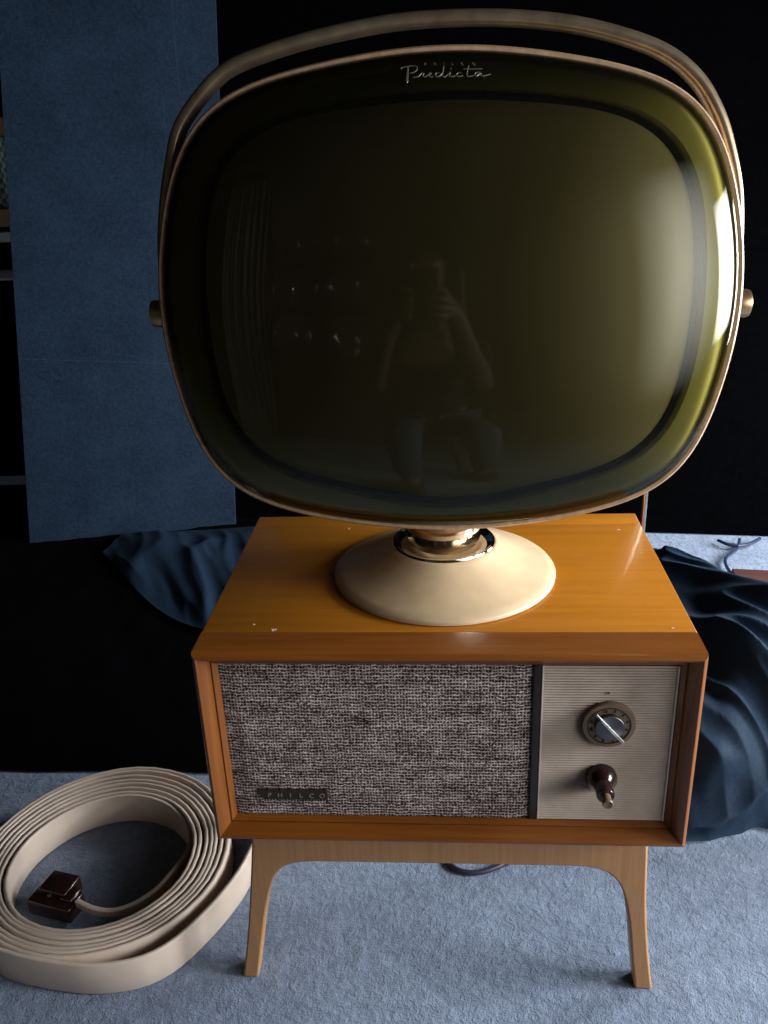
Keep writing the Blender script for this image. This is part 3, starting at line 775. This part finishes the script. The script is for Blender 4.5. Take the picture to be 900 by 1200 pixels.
for (fx, fy) in ((.21, -1.03), (-.07, -.79)):
    b = MB(); b.box((-.045, -.13, 0), (.045, .13, .022), .008); b.box((-.047, .02, .015), (.047, .06, .078), .012); b.box((-.047, -.07, .015), (.047, -.04, .085), .012)
    b.build('sandal', M['leather'], pe, M=Matrix.Translation((fx - PB.x, fy - PB.y, .001)))
o = MB().box((-.037, -.004, -.078), (.037, .004, .078), .003).build('phone', M['shirt']); o.location = (.006, -.8275, 1.043)
tag(o, 'black phone held up in both hands of the person mirrored in the screen', 'phone')

# ------------------------------------------------------------------ light
def area(name, loc, target, sx, sy, power, col, spread=180):
    l = bpy.data.lights.new(name, 'AREA'); l.shape = 'RECTANGLE'; l.size = sx; l.size_y = sy; l.energy = power; l.color = col; l.spread = math.radians(spread)
    o = bpy.data.objects.new(name, l); COL.objects.link(o); o.location = loc
    d = Vector(target) - Vector(loc); o.rotation_euler = d.to_track_quat('-Z', 'Y').to_euler()
    return o
wl = area('window_light', (2.15, -.08, 1.05), (0, .22, .5), 1.0, .95, 50, (.90, .95, 1.0), 125)
fl = area('soft_window_light', (2.5, -1.60, 1.30), (.1, .1, .75), 2.4, 2.2, 20, (.95, .97, 1.0), 120)
def soften(o, power, gain):
    # falloff added for soft reflected edges: brightest in the middle, fading to its sides
    o.data.use_nodes = True; nt = o.data.node_tree; em = nt.nodes['Emission']
    ge = nt.nodes.new('ShaderNodeNewGeometry'); sx_ = nt.nodes.new('ShaderNodeSeparateXYZ'); nt.links.new(ge.outputs['Parametric'], sx_.inputs[0])
    def m_(op, a, b=None):
        x = nt.nodes.new('ShaderNodeMath'); x.operation = op
        for i_, q in enumerate((a, b)):
            if q is None: continue
            if isinstance(q, bpy.types.NodeSocket): nt.links.new(q, x.inputs[i_])
            else: x.inputs[i_].default_value = q
        return x.outputs[0]
    def hump(q): return m_('POWER', m_('MAXIMUM', m_('MULTIPLY', m_('MULTIPLY', q, m_('SUBTRACT', 1.0, q)), 4.0), 0.0), power)
    nt.links.new(m_('MULTIPLY', m_('MULTIPLY', hump(sx_.outputs[0]), hump(sx_.outputs[1])), gain), em.inputs['Strength'])
soften(fl, 1.5, 2.8)
area('garden_door_light', (2.0, 1.25, .80), (.4, 1.25, .1), .7, .9, 44, (.88, .94, 1.0), 110)
soften(wl, .6, 1.75)
Wd = bpy.data.worlds.new('World'); S.world = Wd; Wd.use_nodes = True
Wd.node_tree.nodes['Background'].inputs[0].default_value = (.5, .55, .65, 1)
Wd.node_tree.nodes['Background'].inputs[1].default_value = .006

# ------------------------------------------------------------------ camera
F, C0, ya, pi_, ro = 1006.515, (.0061, -.7953, 1.0431), -.0809, .3960, -.0415
fw = Vector((math.sin(ya) * math.cos(pi_), math.cos(ya) * math.cos(pi_), -math.sin(pi_)))
r0 = Vector((math.cos(ya), -math.sin(ya), 0)); u0 = r0.cross(fw)
r1 = math.cos(ro) * r0 + math.sin(ro) * u0; u1 = -math.sin(ro) * r0 + math.cos(ro) * u0
cam = bpy.data.cameras.new('camera'); co = bpy.data.objects.new('camera', cam); COL.objects.link(co)
cam.sensor_fit = 'VERTICAL'; cam.sensor_height = 36; cam.lens = F / 1200 * 36; cam.clip_start = .02; cam.clip_end = 100
co.matrix_world = Matrix(((r1.x, u1.x, -fw.x, C0[0]), (r1.y, u1.y, -fw.y, C0[1]), (r1.z, u1.z, -fw.z, C0[2]), (0, 0, 0, 1)))
S.camera = co
S.view_settings.view_transform = 'Standard'; S.view_settings.look = 'None'; S.view_settings.exposure = 0; S.view_settings.gamma = 1
